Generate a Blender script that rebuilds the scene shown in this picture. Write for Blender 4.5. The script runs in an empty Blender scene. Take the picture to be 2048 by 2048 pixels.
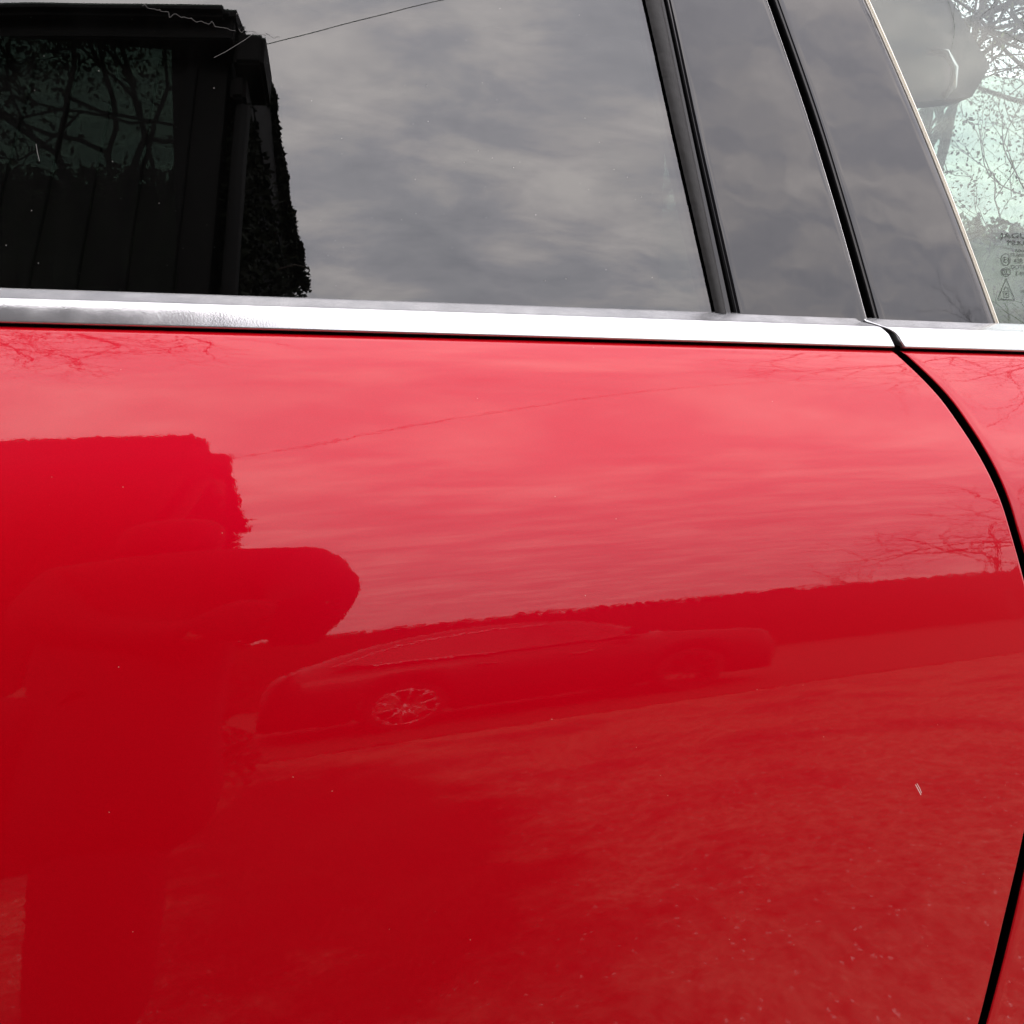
import bpy, bmesh, math, random
import numpy as np
from mathutils import Vector, noise as mnoise
R = math.radians
random.seed(4); RNG = np.random.default_rng(7)
sc = bpy.context.scene
COL = sc.collection

# ------------------------------------------------------------------ camera
CAM = np.array([0, -0.80, 1.08]); YAW, PIT, ROLL, TH = R(12), R(-8), R(1.2), 0.51
_f = np.array([math.sin(YAW)*math.cos(PIT), math.cos(YAW)*math.cos(PIT), math.sin(PIT)])
_r = np.array([math.cos(YAW), -math.sin(YAW), 0.0]); _u = np.cross(_r, _f)
_r2 = _r*math.cos(ROLL)+_u*math.sin(ROLL); _u2 = -_r*math.sin(ROLL)+_u*math.cos(ROLL)
cd = bpy.data.cameras.new('camera'); cam = bpy.data.objects.new('camera', cd); COL.objects.link(cam)
cd.sensor_width = 36; cd.lens = 18/TH; cd.clip_start = 0.003; cd.clip_end = 2000
from mathutils import Matrix
cam.matrix_world = Matrix(((_r2[0], _u2[0], -_f[0], CAM[0]), (_r2[1], _u2[1], -_f[1], CAM[1]), (_r2[2], _u2[2], -_f[2], CAM[2]), (0, 0, 0, 1)))
sc.camera = cam

# ------------------------------------------------------------------ sky
SUN_EL, SUN_AZ = R(38), R(150)          # low-ish winter sun behind the cloud, on the far side of the car
w = bpy.data.worlds.new('World'); sc.world = w; w.use_nodes = True
nt = w.node_tree; N = nt.nodes; L = nt.links; N.clear()
out = N.new('ShaderNodeOutputWorld'); bg = N.new('ShaderNodeBackground'); bgs = N.new('ShaderNodeBackground'); mix = N.new('ShaderNodeMixShader')
sky = N.new('ShaderNodeTexSky'); sky.sky_type = 'NISHITA'; sky.sun_disc = False
sky.sun_elevation = SUN_EL; sky.sun_rotation = R(90)-SUN_AZ+R(180)
L.new(sky.outputs[0], bgs.inputs[0]); bgs.inputs[1].default_value = 0.10
tc = N.new('ShaderNodeTexCoord'); sep = N.new('ShaderNodeSeparateXYZ'); L.new(tc.outputs['Generated'], sep.inputs[0])
def wmath(op, a, b=None, clamp=False):
    m = N.new('ShaderNodeMath'); m.operation = op; m.use_clamp = clamp
    for i, q in enumerate((a, b)):
        if q is None: continue
        if isinstance(q, (int, float)): m.inputs[i].default_value = q
        else: L.new(q, m.inputs[i])
    return m.outputs[0]
zz = wmath('MAXIMUM', sep.outputs[2], 0.0)
den = wmath('ADD', zz, 0.16)
px_ = wmath('DIVIDE', sep.outputs[0], den); py_ = wmath('DIVIDE', sep.outputs[1], den)
cmb = N.new('ShaderNodeCombineXYZ'); L.new(px_, cmb.inputs[0]); L.new(py_, cmb.inputs[1])
def wnoise(scale, detail, rough, dist, off):
    mp = N.new('ShaderNodeMapping'); mp.inputs[1].default_value = off; mp.inputs[2].default_value = (0, 0, 0.5); mp.inputs[3].default_value = (0.85, 1.75, 1.0); L.new(cmb.outputs[0], mp.inputs[0])
    n = N.new('ShaderNodeTexNoise'); n.inputs['Scale'].default_value = scale; n.inputs['Detail'].default_value = detail
    n.inputs['Roughness'].default_value = rough; n.inputs['Distortion'].default_value = dist; L.new(mp.outputs[0], n.inputs['Vector']); return n.outputs['Fac']
n1 = wnoise(5.3, 10, 0.60, 0.25, (3.1, 0.4, 0)); n2 = wnoise(1.6, 3, 0.5, 0.3, (7.7, 2.0, 0))
nn = wmath('ADD', wmath('MULTIPLY', n1, 0.66), wmath('MULTIPLY', n2, 0.34))
cr = N.new('ShaderNodeValToRGB'); L.new(nn, cr.inputs[0])
el = cr.color_ramp.elements
el[0].position = 0.355; el[0].color = (0.53, 0.518, 0.565, 1)
el[1].position = 0.645; el[1].color = (1.0, 0.925, 0.905, 1)
e = el.new(0.47); e.color = (0.655, 0.63, 0.672, 1)
e = el.new(0.54); e.color = (0.80, 0.748, 0.755, 1)
L.new(cr.outputs[0], bg.inputs[0])
# an overcast dome is about twice as bright overhead as near the horizon
L.new(wmath('MULTIPLY', wmath('ADD', wmath('MULTIPLY', zz, 1.10), 0.90), 1.0), bg.inputs[1])
mix.inputs[0].default_value = 0.90
L.new(bgs.outputs[0], mix.inputs[1]); L.new(bg.outputs[0], mix.inputs[2]); L.new(mix.outputs[0], out.inputs[0])
sd = bpy.data.lights.new('sun', 'SUN'); sd.energy = 0.6; sd.angle = R(25); sd.color = (1, 0.95, 0.88)
so = bpy.data.objects.new('sun', sd); COL.objects.link(so)
sdir = Vector((math.cos(SUN_EL)*math.cos(SUN_AZ-R(60)), math.cos(SUN_EL)*math.sin(SUN_AZ-R(60)), math.sin(SUN_EL)))
so.rotation_euler = sdir.to_track_quat('Z', 'Y').to_euler()
sky.sun_rotation = math.atan2(sdir.x, sdir.y)
sc.view_settings.view_transform = 'Standard'; sc.view_settings.look = 'None'; sc.view_settings.gamma = 1
sc.view_settings.exposure = 1.70
try:
    sc.cycles.max_bounces = 14; sc.cycles.transparent_max_bounces = 24; sc.cycles.glossy_bounces = 6
    sc.cycles.caustics_reflective = False; sc.cycles.caustics_refractive = False; sc.cycles.sample_clamp_indirect = 8
except Exception: pass

# ------------------------------------------------------------------ the shape of the car's side, measured off the photograph
def ray(px, py):
    d = _f+_r2*((px-1024)/1024*TH)+_u2*((1024-py)/1024*TH); return d/np.linalg.norm(d)
def plan(x): return (x-0.15)**2/16.0
ZB, Y0 = 1.1045, -0.004
UK = np.array([0, .2, .4, .55, .7, .85, 1.0, 1.2, 1.5, 2.0, 2.7, 3.6])
NK = np.array([41.305, 33.219, 30.992, 29.935, 26.289, 21.883, 17.428, 12.147, 8.614, 4.712, 0.182, -4.233]); HC = (0.163, -0.088, 0.048)
def crom(xk, yk, x):
    m = np.gradient(yk, xk); i = np.clip(np.searchsorted(xk, x)-1, 0, len(xk)-2)
    h = xk[i+1]-xk[i]; t = (x-xk[i])/h
    return (1+2*t)*(1-t)**2*yk[i]+t*(1-t)**2*h*m[i]+t*t*(3-2*t)*yk[i+1]+t*t*(t-1)*h*m[i+1]
UU = np.linspace(-.3, 6.0, 4000); DU = UU[1]-UU[0]
SL = np.tan(np.radians(crom(UK, NK, np.clip(UU, 0, 3.6))))
GG = np.concatenate([[0], np.cumsum((SL[1:]+SL[:-1])/2*DU)]); GG -= np.interp(0, UU, GG)
def Gf(u):
    k = np.clip((u-UU[0])/DU, 0, len(UU)-2.001); i = k.astype(int) if hasattr(k, 'astype') else int(k); t = k-i
    return (1+2*t)*(1-t)**2*GG[i]+t*(1-t)**2*DU*SL[i]+t*t*(3-2*t)*GG[i+1]+t*t*(t-1)*DU*SL[i+1]
def door_y(x, z):
    x = np.asarray(x, float); z = np.asarray(z, float)
    h = HC[0]+HC[1]*x+HC[2]*x*x
    return plan(x)+Y0-h*Gf((ZB-z)/h)
def glass_y(x, z):
    x = np.asarray(x, float); q = np.asarray(z, float)-1.13
    t = x+0.2; tap = 0.30-0.05*np.log1p(np.exp(np.clip((0.30-t)/0.05, -60, 60)))       # the glasshouse draws in slightly towards the front
    return plan(x)+0.0290+math.tan(R(14.5))*q+0.125*q*q-0.03*tap
def hit(f, px, py):
    d = ray(px, py); t = 0.75
    for i in range(50):
        p = CAM+t*d; g = p[1]-float(f(p[0], p[2])); q = CAM+(t+1e-4)*d
        gg = (q[1]-float(f(q[0], q[2]))-g)/1e-4; t -= g/gg
        if abs(g) < 1e-10: break
    return CAM+t*d
def edge(f, pts):
    """x as a function of z for a line followed on the surface"""
    P = sorted([(p[2], p[0]) for p in (hit(f, *q) for q in pts)]); zs = np.array([p[0] for p in P]); xs = np.array([p[1] for p in P])
    m = np.gradient(xs, zs)
    def g(z):
        z = np.asarray(z, float); zc = np.clip(z, zs[0], zs[-1])
        i = np.clip(np.searchsorted(zs, zc)-1, 0, len(zs)-2); h = zs[i+1]-zs[i]; t = (zc-zs[i])/h
        y = (1+2*t)*(1-t)**2*xs[i]+t*(1-t)**2*h*m[i]+t*t*(3-2*t)*xs[i+1]+t*t*(t-1)*h*m[i+1]
        return y+np.where(z > zs[-1], (z-zs[-1])*m[-1], 0)+np.where(z < zs[0], (z-zs[0])*m[0], 0)
    return g

# ------------------------------------------------------------------ materials
def new_mat(name):
    m = bpy.data.materials.new(name); m.use_nodes = True; n = m.node_tree.nodes
    return m, n, m.node_tree.links, n['Principled BSDF']
def node(n, kind, **kw):
    q = n.new(kind)
    for k, v in kw.items():
        if k.startswith('_'): setattr(q, k[1:], v)
        else: q.inputs[k.replace('__', ' ')].default_value = v
    return q
def simple(name, col, rough=0.5, metal=0.0, spec=0.5, var=0.0, scale=20, bump=0.0, coat=0.0):
    m, n, l, b = new_mat(name)
    b.inputs['Base Color'].default_value = (*col, 1); b.inputs['Roughness'].default_value = rough; b.inputs['Metallic'].default_value = metal
    b.inputs['Specular IOR Level'].default_value = spec; b.inputs['Coat Weight'].default_value = coat
    if var or bump:
        t = node(n, 'ShaderNodeTexCoord'); nz = node(n, 'ShaderNodeTexNoise', Scale=scale, Detail=5.0); l.new(t.outputs['Object'], nz.inputs['Vector'])
        if var:
            mx = node(n, 'ShaderNodeMix', _data_type='RGBA'); l.new(nz.outputs['Fac'], mx.inputs[0])
            mx.inputs[6].default_value = (*[c*(1-var) for c in col], 1); mx.inputs[7].default_value = (*[min(1, c*(1+var)) for c in col], 1); l.new(mx.outputs[2], b.inputs['Base Color'])
        if bump:
            bp = node(n, 'ShaderNodeBump', Strength=bump, Distance=0.002); l.new(nz.outputs['Fac'], bp.inputs['Height']); l.new(bp.outputs[0], b.inputs['Normal'])
    return m
def paint_mat():
    m, n, l, b = new_mat('red_paint')
    t = node(n, 'ShaderNodeTexCoord')
    # fine metallic flake under the lacquer
    fl = node(n, 'ShaderNodeTexVoronoi', Scale=2600.0); l.new(t.outputs['Object'], fl.inputs['Vector'])
    cl = node(n, 'ShaderNodeMix', _data_type='RGBA'); cl.inputs[6].default_value = (0.33, 0.0002, 0.0025, 1); cl.inputs[7].default_value = (0.435, 0.0004, 0.0055, 1)
    l.new(fl.outputs['Color'], cl.inputs[0])
    # sparse dust specks and grit stuck to the lacquer
    du = node(n, 'ShaderNodeTexVoronoi', Scale=150.0, Randomness=1.0); l.new(t.outputs['Object'], du.inputs['Vector'])
    lt = node(n, 'ShaderNodeMath', _operation='LESS_THAN'); lt.inputs[1].default_value = 0.05; l.new(du.outputs['Distance'], lt.inputs[0])
    sp = node(n, 'ShaderNodeSeparateColor'); l.new(du.outputs['Color'], sp.inputs[0])
    gt = node(n, 'ShaderNodeMath', _operation='GREATER_THAN'); gt.inputs[1].default_value = 0.965; l.new(sp.outputs[0], gt.inputs[0])
    sm = node(n, 'ShaderNodeMath', _operation='MULTIPLY'); l.new(lt.outputs[0], sm.inputs[0]); l.new(gt.outputs[0], sm.inputs[1])
    sm2 = node(n, 'ShaderNodeMath', _operation='MULTIPLY'); sm2.inputs[1].default_value = 0.55; l.new(sm.outputs[0], sm2.inputs[0])
    c2 = node(n, 'ShaderNodeMix', _data_type='RGBA'); l.new(sm2.outputs[0], c2.inputs[0]); l.new(cl.outputs[2], c2.inputs[6]); c2.inputs[7].default_value = (0.62, 0.42, 0.34, 1)
    l.new(c2.outputs[2], b.inputs['Base Color'])
    b.inputs['Metallic'].default_value = 0.0; b.inputs['Roughness'].default_value = 0.32; b.inputs['Specular IOR Level'].default_value = 0.42; b.inputs['Specular Tint'].default_value = (1.0, 0.0, 0.15, 1)
    b.inputs['Coat Weight'].default_value = 1.0; b.inputs['Coat IOR'].default_value = 1.405
    # faint road film: the lacquer is a little duller in wiped streaks
    st = node(n, 'ShaderNodeMapping'); st.inputs[3].default_value = (3, 3, 30); l.new(t.outputs['Object'], st.inputs[0])
    ns = node(n, 'ShaderNodeTexNoise', Scale=2.0, Detail=6.0); l.new(st.outputs[0], ns.inputs['Vector'])
    mr = node(n, 'ShaderNodeMapRange'); mr.inputs[1].default_value = 0.35; mr.inputs[2].default_value = 0.75; mr.inputs[3].default_value = 0.004; mr.inputs[4].default_value = 0.018
    l.new(ns.outputs['Fac'], mr.inputs[0]); l.new(mr.outputs[0], b.inputs['Coat Roughness'])
    # orange peel
    op = node(n, 'ShaderNodeTexNoise', Scale=330.0, Detail=2.0); l.new(t.outputs['Object'], op.inputs['Vector'])
    o2 = node(n, 'ShaderNodeTexNoise', Scale=60.0, Detail=2.0); l.new(t.outputs['Object'], o2.inputs['Vector'])
    ad = node(n, 'ShaderNodeMath', _operation='MULTIPLY_ADD'); l.new(o2.outputs['Fac'], ad.inputs[0]); ad.inputs[1].default_value = 2.2; l.new(op.outputs['Fac'], ad.inputs[2])
    bp = node(n, 'ShaderNodeBump', Strength=1.0, Distance=0.0000070); l.new(ad.outputs[0], bp.inputs['Height']); l.new(bp.outputs[0], b.inputs['Coat Normal'])
    return m
def glass_mat(name, tint, dust=0.012, ior=1.52):
    """one face of a pane: Fresnel reflection over tinted transmission, with a thin film of dried dirt"""
    m, n, l, b = new_mat(name); n.remove(b); o = n['Material Output']
    t = node(n, 'ShaderNodeTexCoord')
    fr = node(n, 'ShaderNodeFresnel', IOR=ior)
    ge = node(n, 'ShaderNodeNewGeometry'); io = node(n, 'ShaderNodeMapRange'); l.new(ge.outputs['Backfacing'], io.inputs[0]); io.inputs[3].default_value = ior; io.inputs[4].default_value = 1/ior; l.new(io.outputs[0], fr.inputs[0])
    bpn = node(n, 'ShaderNodeTexNoise', Scale=9.0, Detail=1.0); l.new(t.outputs['Object'], bpn.inputs['Vector'])
    bp = node(n, 'ShaderNodeBump', Strength=1.0, Distance=0.00008); l.new(bpn.outputs['Fac'], bp.inputs['Height'])
    gl = node(n, 'ShaderNodeBsdfGlossy', Roughness=0.006); l.new(bp.outputs[0], gl.inputs['Normal'])
    tr = node(n, 'ShaderNodeBsdfTransparent'); tr.inputs[0].default_value = (*tint, 1)
    mx = node(n, 'ShaderNodeMixShader'); l.new(fr.outputs[0], mx.inputs[0]); l.new(tr.outputs[0], mx.inputs[1]); l.new(gl.outputs[0], mx.inputs[2])
    di = node(n, 'ShaderNodeBsdfDiffuse'); di.inputs[0].default_value = (0.55, 0.53, 0.50, 1)
    mp = node(n, 'ShaderNodeMapping'); mp.inputs[3].default_value = (40, 40, 6); l.new(t.outputs['Object'], mp.inputs[0])
    n1 = node(n, 'ShaderNodeTexNoise', Scale=1.0, Detail=6.0, Roughness=0.7); l.new(mp.outputs[0], n1.inputs['Vector'])
    n2 = node(n, 'ShaderNodeTexVoronoi', Scale=170.0); l.new(t.outputs['Object'], n2.inputs['Vector'])
    ls = node(n, 'ShaderNodeMath', _operation='LESS_THAN'); l.new(n2.outputs['Distance'], ls.inputs[0]); ls.inputs[1].default_value = 0.085
    s2 = node(n, 'ShaderNodeSeparateColor'); l.new(n2.outputs['Color'], s2.inputs[0])
    gt = node(n, 'ShaderNodeMath', _operation='GREATER_THAN'); gt.inputs[1].default_value = 0.93; l.new(s2.outputs[0], gt.inputs[0])
    ms = node(n, 'ShaderNodeMath', _operation='MULTIPLY'); l.new(ls.outputs[0], ms.inputs[0]); l.new(gt.outputs[0], ms.inputs[1])
    mr = node(n, 'ShaderNodeMapRange'); mr.inputs[1].default_value = 0.45; mr.inputs[2].default_value = 0.85; mr.inputs[3].default_value = dust*0.25; mr.inputs[4].default_value = dust
    l.new(n1.outputs['Fac'], mr.inputs[0])
    ma = node(n, 'ShaderNodeMath', _operation='MULTIPLY_ADD'); l.new(ms.outputs[0], ma.inputs[0]); ma.inputs[1].default_value = 0.22; l.new(mr.outputs[0], ma.inputs[2])
    m2 = node(n, 'ShaderNodeMixShader'); l.new(ma.outputs[0], m2.inputs[0]); l.new(mx.outputs[0], m2.inputs[1]); l.new(di.outputs[0], m2.inputs[2])
    l.new(m2.outputs[0], o.inputs[0]); return m
def satin_metal():
    m, n, l, b = new_mat('satin_aluminium')
    b.inputs['Metallic'].default_value = 0.80
    t = node(n, 'ShaderNodeTexCoord')
    nz = node(n, 'ShaderNodeTexNoise', Scale=700.0, Detail=3.0); l.new(t.outputs['Object'], nz.inputs['Vector'])
    n2 = node(n, 'ShaderNodeTexNoise', Scale=40.0, Detail=5.0); l.new(t.outputs['Object'], n2.inputs['Vector'])
    mx = node(n, 'ShaderNodeMix', _data_type='RGBA'); mx.inputs[6].default_value = (0.50, 0.51, 0.53, 1); mx.inputs[7].default_value = (0.68, 0.68, 0.68, 1); l.new(n2.outputs['Fac'], mx.inputs[0]); l.new(mx.outputs[2], b.inputs['Base Color'])
    mr = node(n, 'ShaderNodeMapRange'); mr.inputs[1].default_value = 0.3; mr.inputs[2].default_value = 0.7; mr.inputs[3].default_value = 0.15; mr.inputs[4].default_value = 0.27; l.new(n2.outputs['Fac'], mr.inputs[0]); l.new(mr.outputs[0], b.inputs['Roughness'])
    bp = node(n, 'ShaderNodeBump', Strength=0.35, Distance=0.00022); l.new(nz.outputs['Fac'], bp.inputs['Height']); l.new(bp.outputs[0], b.inputs['Normal'])
    return m
def gloss_black():
    m, n, l, b = new_mat('gloss_black_plastic')
    b.inputs['Base Color'].default_value = (0.006, 0.006, 0.007, 1); b.inputs['Roughness'].default_value = 0.03; b.inputs['Specular IOR Level'].default_value = 0.5; b.inputs['IOR'].default_value = 1.58
    t = node(n, 'ShaderNodeTexCoord')
    # dried drip marks and wiping haze
    mp = node(n, 'ShaderNodeMapping'); mp.inputs[3].default_value = (160, 160, 14); l.new(t.outputs['Object'], mp.inputs[0])
    n1 = node(n, 'ShaderNodeTexNoise', Scale=1.0, Detail=7.0, Roughness=0.7); l.new(mp.outputs[0], n1.inputs['Vector'])
    mr = node(n, 'ShaderNodeMapRange'); mr.inputs[1].default_value = 0.5; mr.inputs[2].default_value = 0.8; mr.inputs[3].default_value = 0.028; mr.inputs[4].default_value = 0.11; l.new(n1.outputs['Fac'], mr.inputs[0]); l.new(mr.outputs[0], b.inputs['Roughness'])
    n2 = node(n, 'ShaderNodeTexNoise', Scale=14.0, Detail=2.0); l.new(t.outputs['Object'], n2.inputs['Vector'])
    bp = node(n, 'ShaderNodeBump', Strength=1.0, Distance=0.0006); l.new(n2.outputs['Fac'], bp.inputs['Height']); l.new(bp.outputs[0], b.inputs['Normal'])
    return m
def asphalt():
    m, n, l, b = new_mat('asphalt')
    t = node(n, 'ShaderNodeTexCoord')
    big = node(n, 'ShaderNodeTexNoise', Scale=1.7, Detail=6.0, Roughness=0.65, Distortion=0.3); l.new(t.outputs['Object'], big.inputs['Vector'])
    mid = node(n, 'ShaderNodeTexNoise', Scale=20.0, Detail=9.0, Roughness=0.8); l.new(t.outputs['Object'], mid.inputs['Vector'])
    st = node(n, 'ShaderNodeTexVoronoi', Scale=75.0); l.new(t.outputs['Object'], st.inputs['Vector'])
    r1 = node(n, 'ShaderNodeValToRGB'); l.new(big.outputs['Fac'], r1.inputs[0])
    r1.color_ramp.elements[0].position = 0.36; r1.color_ramp.elements[0].color = (0.050, 0.046, 0.044, 1); r1.color_ramp.elements[1].position = 0.56; r1.color_ramp.elements[1].color = (0.215, 0.155, 0.105, 1)
    r2 = node(n, 'ShaderNodeMapRange'); r2.inputs[1].default_value = 0.36; r2.inputs[2].default_value = 0.64; r2.inputs[3].default_value = 0.15; r2.inputs[4].default_value = 1.9; l.new(mid.outputs['Fac'], r2.inputs[0])
    mu = node(n, 'ShaderNodeVectorMath', _operation='SCALE'); l.new(r1.outputs[0], mu.inputs[0]); l.new(r2.outputs[0], mu.inputs['Scale'])
    sp = node(n, 'ShaderNodeSeparateColor'); l.new(st.outputs['Color'], sp.inputs[0])
    gt = node(n, 'ShaderNodeMath', _operation='GREATER_THAN'); gt.inputs[1].default_value = 0.90; l.new(sp.outputs[0], gt.inputs[0])
    lt = node(n, 'ShaderNodeMath', _operation='LESS_THAN'); lt.inputs[1].default_value = 0.27; l.new(st.outputs['Distance'], lt.inputs[0])
    ms = node(n, 'ShaderNodeMath', _operation='MULTIPLY'); l.new(gt.outputs[0], ms.inputs[0]); l.new(lt.outputs[0], ms.inputs[1])
    mx = node(n, 'ShaderNodeMix', _data_type='RGBA'); l.new(ms.outputs[0], mx.inputs[0]); l.new(mu.outputs[0], mx.inputs[6]); mx.inputs[7].default_value = (0.72, 0.66, 0.60, 1)
    # soft shadow beside the person and building, painted dark into the asphalt colour
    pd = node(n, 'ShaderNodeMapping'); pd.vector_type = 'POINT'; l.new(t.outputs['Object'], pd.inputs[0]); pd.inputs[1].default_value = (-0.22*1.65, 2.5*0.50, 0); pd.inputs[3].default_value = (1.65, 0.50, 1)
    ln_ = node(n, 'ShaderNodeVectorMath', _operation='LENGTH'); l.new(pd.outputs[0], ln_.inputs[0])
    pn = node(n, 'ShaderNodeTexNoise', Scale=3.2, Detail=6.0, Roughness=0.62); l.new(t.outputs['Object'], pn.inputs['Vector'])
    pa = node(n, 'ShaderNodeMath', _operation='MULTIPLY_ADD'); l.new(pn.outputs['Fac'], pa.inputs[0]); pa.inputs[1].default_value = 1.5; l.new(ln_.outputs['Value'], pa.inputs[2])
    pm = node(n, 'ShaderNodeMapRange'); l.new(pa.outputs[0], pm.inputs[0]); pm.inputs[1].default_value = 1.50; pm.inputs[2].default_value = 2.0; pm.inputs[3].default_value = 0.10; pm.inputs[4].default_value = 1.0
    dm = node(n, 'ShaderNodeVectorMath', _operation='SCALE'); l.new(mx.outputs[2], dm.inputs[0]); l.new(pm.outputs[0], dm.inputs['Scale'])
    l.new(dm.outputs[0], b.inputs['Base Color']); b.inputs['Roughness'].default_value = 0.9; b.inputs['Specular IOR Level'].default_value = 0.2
    bp = node(n, 'ShaderNodeBump', Strength=0.7, Distance=0.01); l.new(st.outputs['Distance'], bp.inputs['Height']); l.new(bp.outputs[0], b.inputs['Normal'])
    return m
M = dict(
    paint=paint_mat(), metal=satin_metal(), black=gloss_black(), asphalt=asphalt(),
    rubber=simple('weathered_rubber', (0.014, 0.0135, 0.013), 0.5, spec=0.22, var=0.4, scale=90, bump=0.4),
    rubber_shiny=simple('shiny_rubber', (0.008, 0.008, 0.009), 0.18),
    void=simple('black_void', (0.0015, 0.0015, 0.0015), 0.9, spec=0.05),
    lip=simple('polished_lip', (0.80, 0.79, 0.77), 0.12, metal=1.0),
    seal=simple('pale_glass_edge', (0.78, 0.74, 0.64), 0.3, metal=0.6),
    seal_dark=simple('brown_glass_edge', (0.10, 0.075, 0.05), 0.4),
    dark_glass=glass_mat('privacy_glass', (0.24, 0.275, 0.255), 0.003, 1.86),
    clear_glass=glass_mat('green_tinted_glass', (0.69, 0.755, 0.715), 0.085, 1.62),
    lining=simple('cabin_lining', (0.010, 0.010, 0.010), 0.9, spec=0.1),
    trim=simple('grey_interior_trim', (0.07, 0.07, 0.072), 0.7, var=0.2),
    print=simple('black_print', (0.012, 0.014, 0.013), 0.6),
    dirt=simple('dried_dirt', (0.13, 0.125, 0.12), 0.9), scratch=simple('scratch', (0.75, 0.62, 0.60), 0.7),
    board=simple('black_stained_board', (0.0055, 0.005, 0.0048), 0.9, spec=0.25, var=0.4, scale=7, bump=0.5),
    fascia=simple('black_fascia', (0.0042, 0.004, 0.004), 0.9, spec=0.25), brickside=simple('dark_side_wall', (0.0028, 0.0027, 0.0025), 0.95, spec=0.2, var=0.4, scale=12),
    bark=simple('bark', (0.045, 0.036, 0.028), 0.9, var=0.4, scale=6), ivy=simple('ivy_leaf', (0.010, 0.014, 0.006), 0.8, spec=0.2, var=0.5, scale=3),
    leaf=simple('green_leaf', (0.085, 0.105, 0.035), 0.6, var=0.5, scale=2), hedge=simple('hedge_leaf', (0.016, 0.018, 0.009), 0.9, spec=0.2, var=0.4, scale=2),
    verge=simple('rough_verge', (0.034, 0.031, 0.018), 0.95, var=0.6, scale=5), cable=simple('black_cable', (0.01, 0.01, 0.01), 0.6),
    cloth=simple('dark_wool', (0.005, 0.005, 0.006), 0.9, var=0.3, scale=30), trouser=simple('dark_denim', (0.008, 0.009, 0.013), 0.9),
    skin=simple('skin', (0.22, 0.12, 0.085), 0.55), hair=simple('dark_hair', (0.015, 0.011, 0.008), 0.6), phone=simple('phone_black', (0.008, 0.008, 0.009), 0.25),
    carpaint=simple('dark_grey_paint', (0.008, 0.008, 0.011), 0.45, spec=0.35, coat=0.25), cglass=simple('car_window', (0.006, 0.006, 0.007), 0.08, spec=0.8), tyre=simple('tyre', (0.012, 0.012, 0.012), 0.9),
    alloy=simple('alloy', (0.42, 0.42, 0.44), 0.3, metal=0.8), lamp=simple('headlamp_lens', (0.75, 0.76, 0.78), 0.15), wood=simple('fence_rail', (0.13, 0.12, 0.10), 0.9),
)

# ------------------------------------------------------------------ object helpers
def link(name, me, mat=None, parent=None):
    o = bpy.data.objects.new(name, me); COL.objects.link(o)
    if mat is not None: me.materials.append(M[mat])
    if parent is not None: o.parent = parent
    return o
def mesh(name, V, Fc, mat, parent=None, smooth=True):
    me = bpy.data.meshes.new(name); me.from_pydata([tuple(map(float, v)) for v in V], [], [tuple(map(int, q)) for q in Fc]); me.update()
    if smooth: me.polygons.foreach_set('use_smooth', [True]*len(me.polygons))
    return link(name, me, mat, parent)
def grid(name, P, mat, parent=None, flip=False, smooth=True):
    """P: (rows, cols, 3)"""
    r, c = P.shape[:2]; i = np.arange(r*c).reshape(r, c)
    q = np.stack([i[:-1, :-1], i[:-1, 1:], i[1:, 1:], i[1:, :-1]], -1).reshape(-1, 4)
    if flip: q = q[:, ::-1]
    me = bpy.data.meshes.new(name); V = P.reshape(-1, 3).astype(np.float32)
    me.vertices.add(len(V)); me.vertices.foreach_set('co', V.ravel())
    me.loops.add(q.size); me.loops.foreach_set('vertex_index', q.ravel().astype(np.int32))
    me.polygons.add(len(q)); me.polygons.foreach_set('loop_start', np.arange(0, q.size, 4, dtype=np.int32))
    if smooth: me.polygons.foreach_set('use_smooth', np.ones(len(q), dtype=bool))
    me.update(calc_edges=True); me.validate()
    return link(name, me, mat, parent)
def box_bm(bm, lo, hi, bevel=0):
    g = bmesh.ops.create_cube(bm, size=1.0)
    for v in g['verts']:
        v.co = Vector([lo[k]+(v.co[k]+0.5)*(hi[k]-lo[k]) for k in range(3)])
    if bevel: bmesh.ops.bevel(bm, geom=list({e for v in g['verts'] for e in v.link_edges}), offset=bevel, segments=2, affect='EDGES')
def box(name, lo, hi, mat, parent=None, bevel=0):
    bm = bmesh.new(); box_bm(bm, lo, hi, bevel); me = bpy.data.meshes.new(name); bm.to_mesh(me); bm.free(); return link(name, me, mat, parent)
def empty(name, loc=(0, 0, 0)):
    o = bpy.data.objects.new(name, None); COL.objects.link(o); o.location = loc; o.empty_display_size = 0.1; return o
def tag(o, label=None, cat=None, group=None, kind=None):
    for k, v in (('label', label), ('category', cat), ('group', group), ('kind', kind)):
        if v: o[k] = v
    return o
def tube_arrays(pts, rad, sides=5):
    pts = np.asarray(pts, float); rad = np.broadcast_to(np.asarray(rad, float), (len(pts),)); V = []; Fc = []
    for k in range(len(pts)):
        t = pts[min(k+1, len(pts)-1)]-pts[max(k-1, 0)]; t = t/(np.linalg.norm(t)+1e-9)
        a = np.cross(t, [0.31, 0.2, 0.93] if abs(t[2]) < 0.9 else [1, 0, 0]); a /= np.linalg.norm(a); b = np.cross(t, a)
        for s in range(sides):
            th = 2*math.pi*s/sides; V.append(pts[k]+rad[k]*(a*math.cos(th)+b*math.sin(th)))
    for k in range(len(pts)-1):
        for s in range(sides):
            Fc.append((k*sides+s, k*sides+(s+1) % sides, (k+1)*sides+(s+1) % sides, (k+1)*sides+s))
    Fc.append(tuple(range(sides))[::-1]); Fc.append(tuple((len(pts)-1)*sides+s for s in range(sides)))
    return V, Fc
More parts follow.
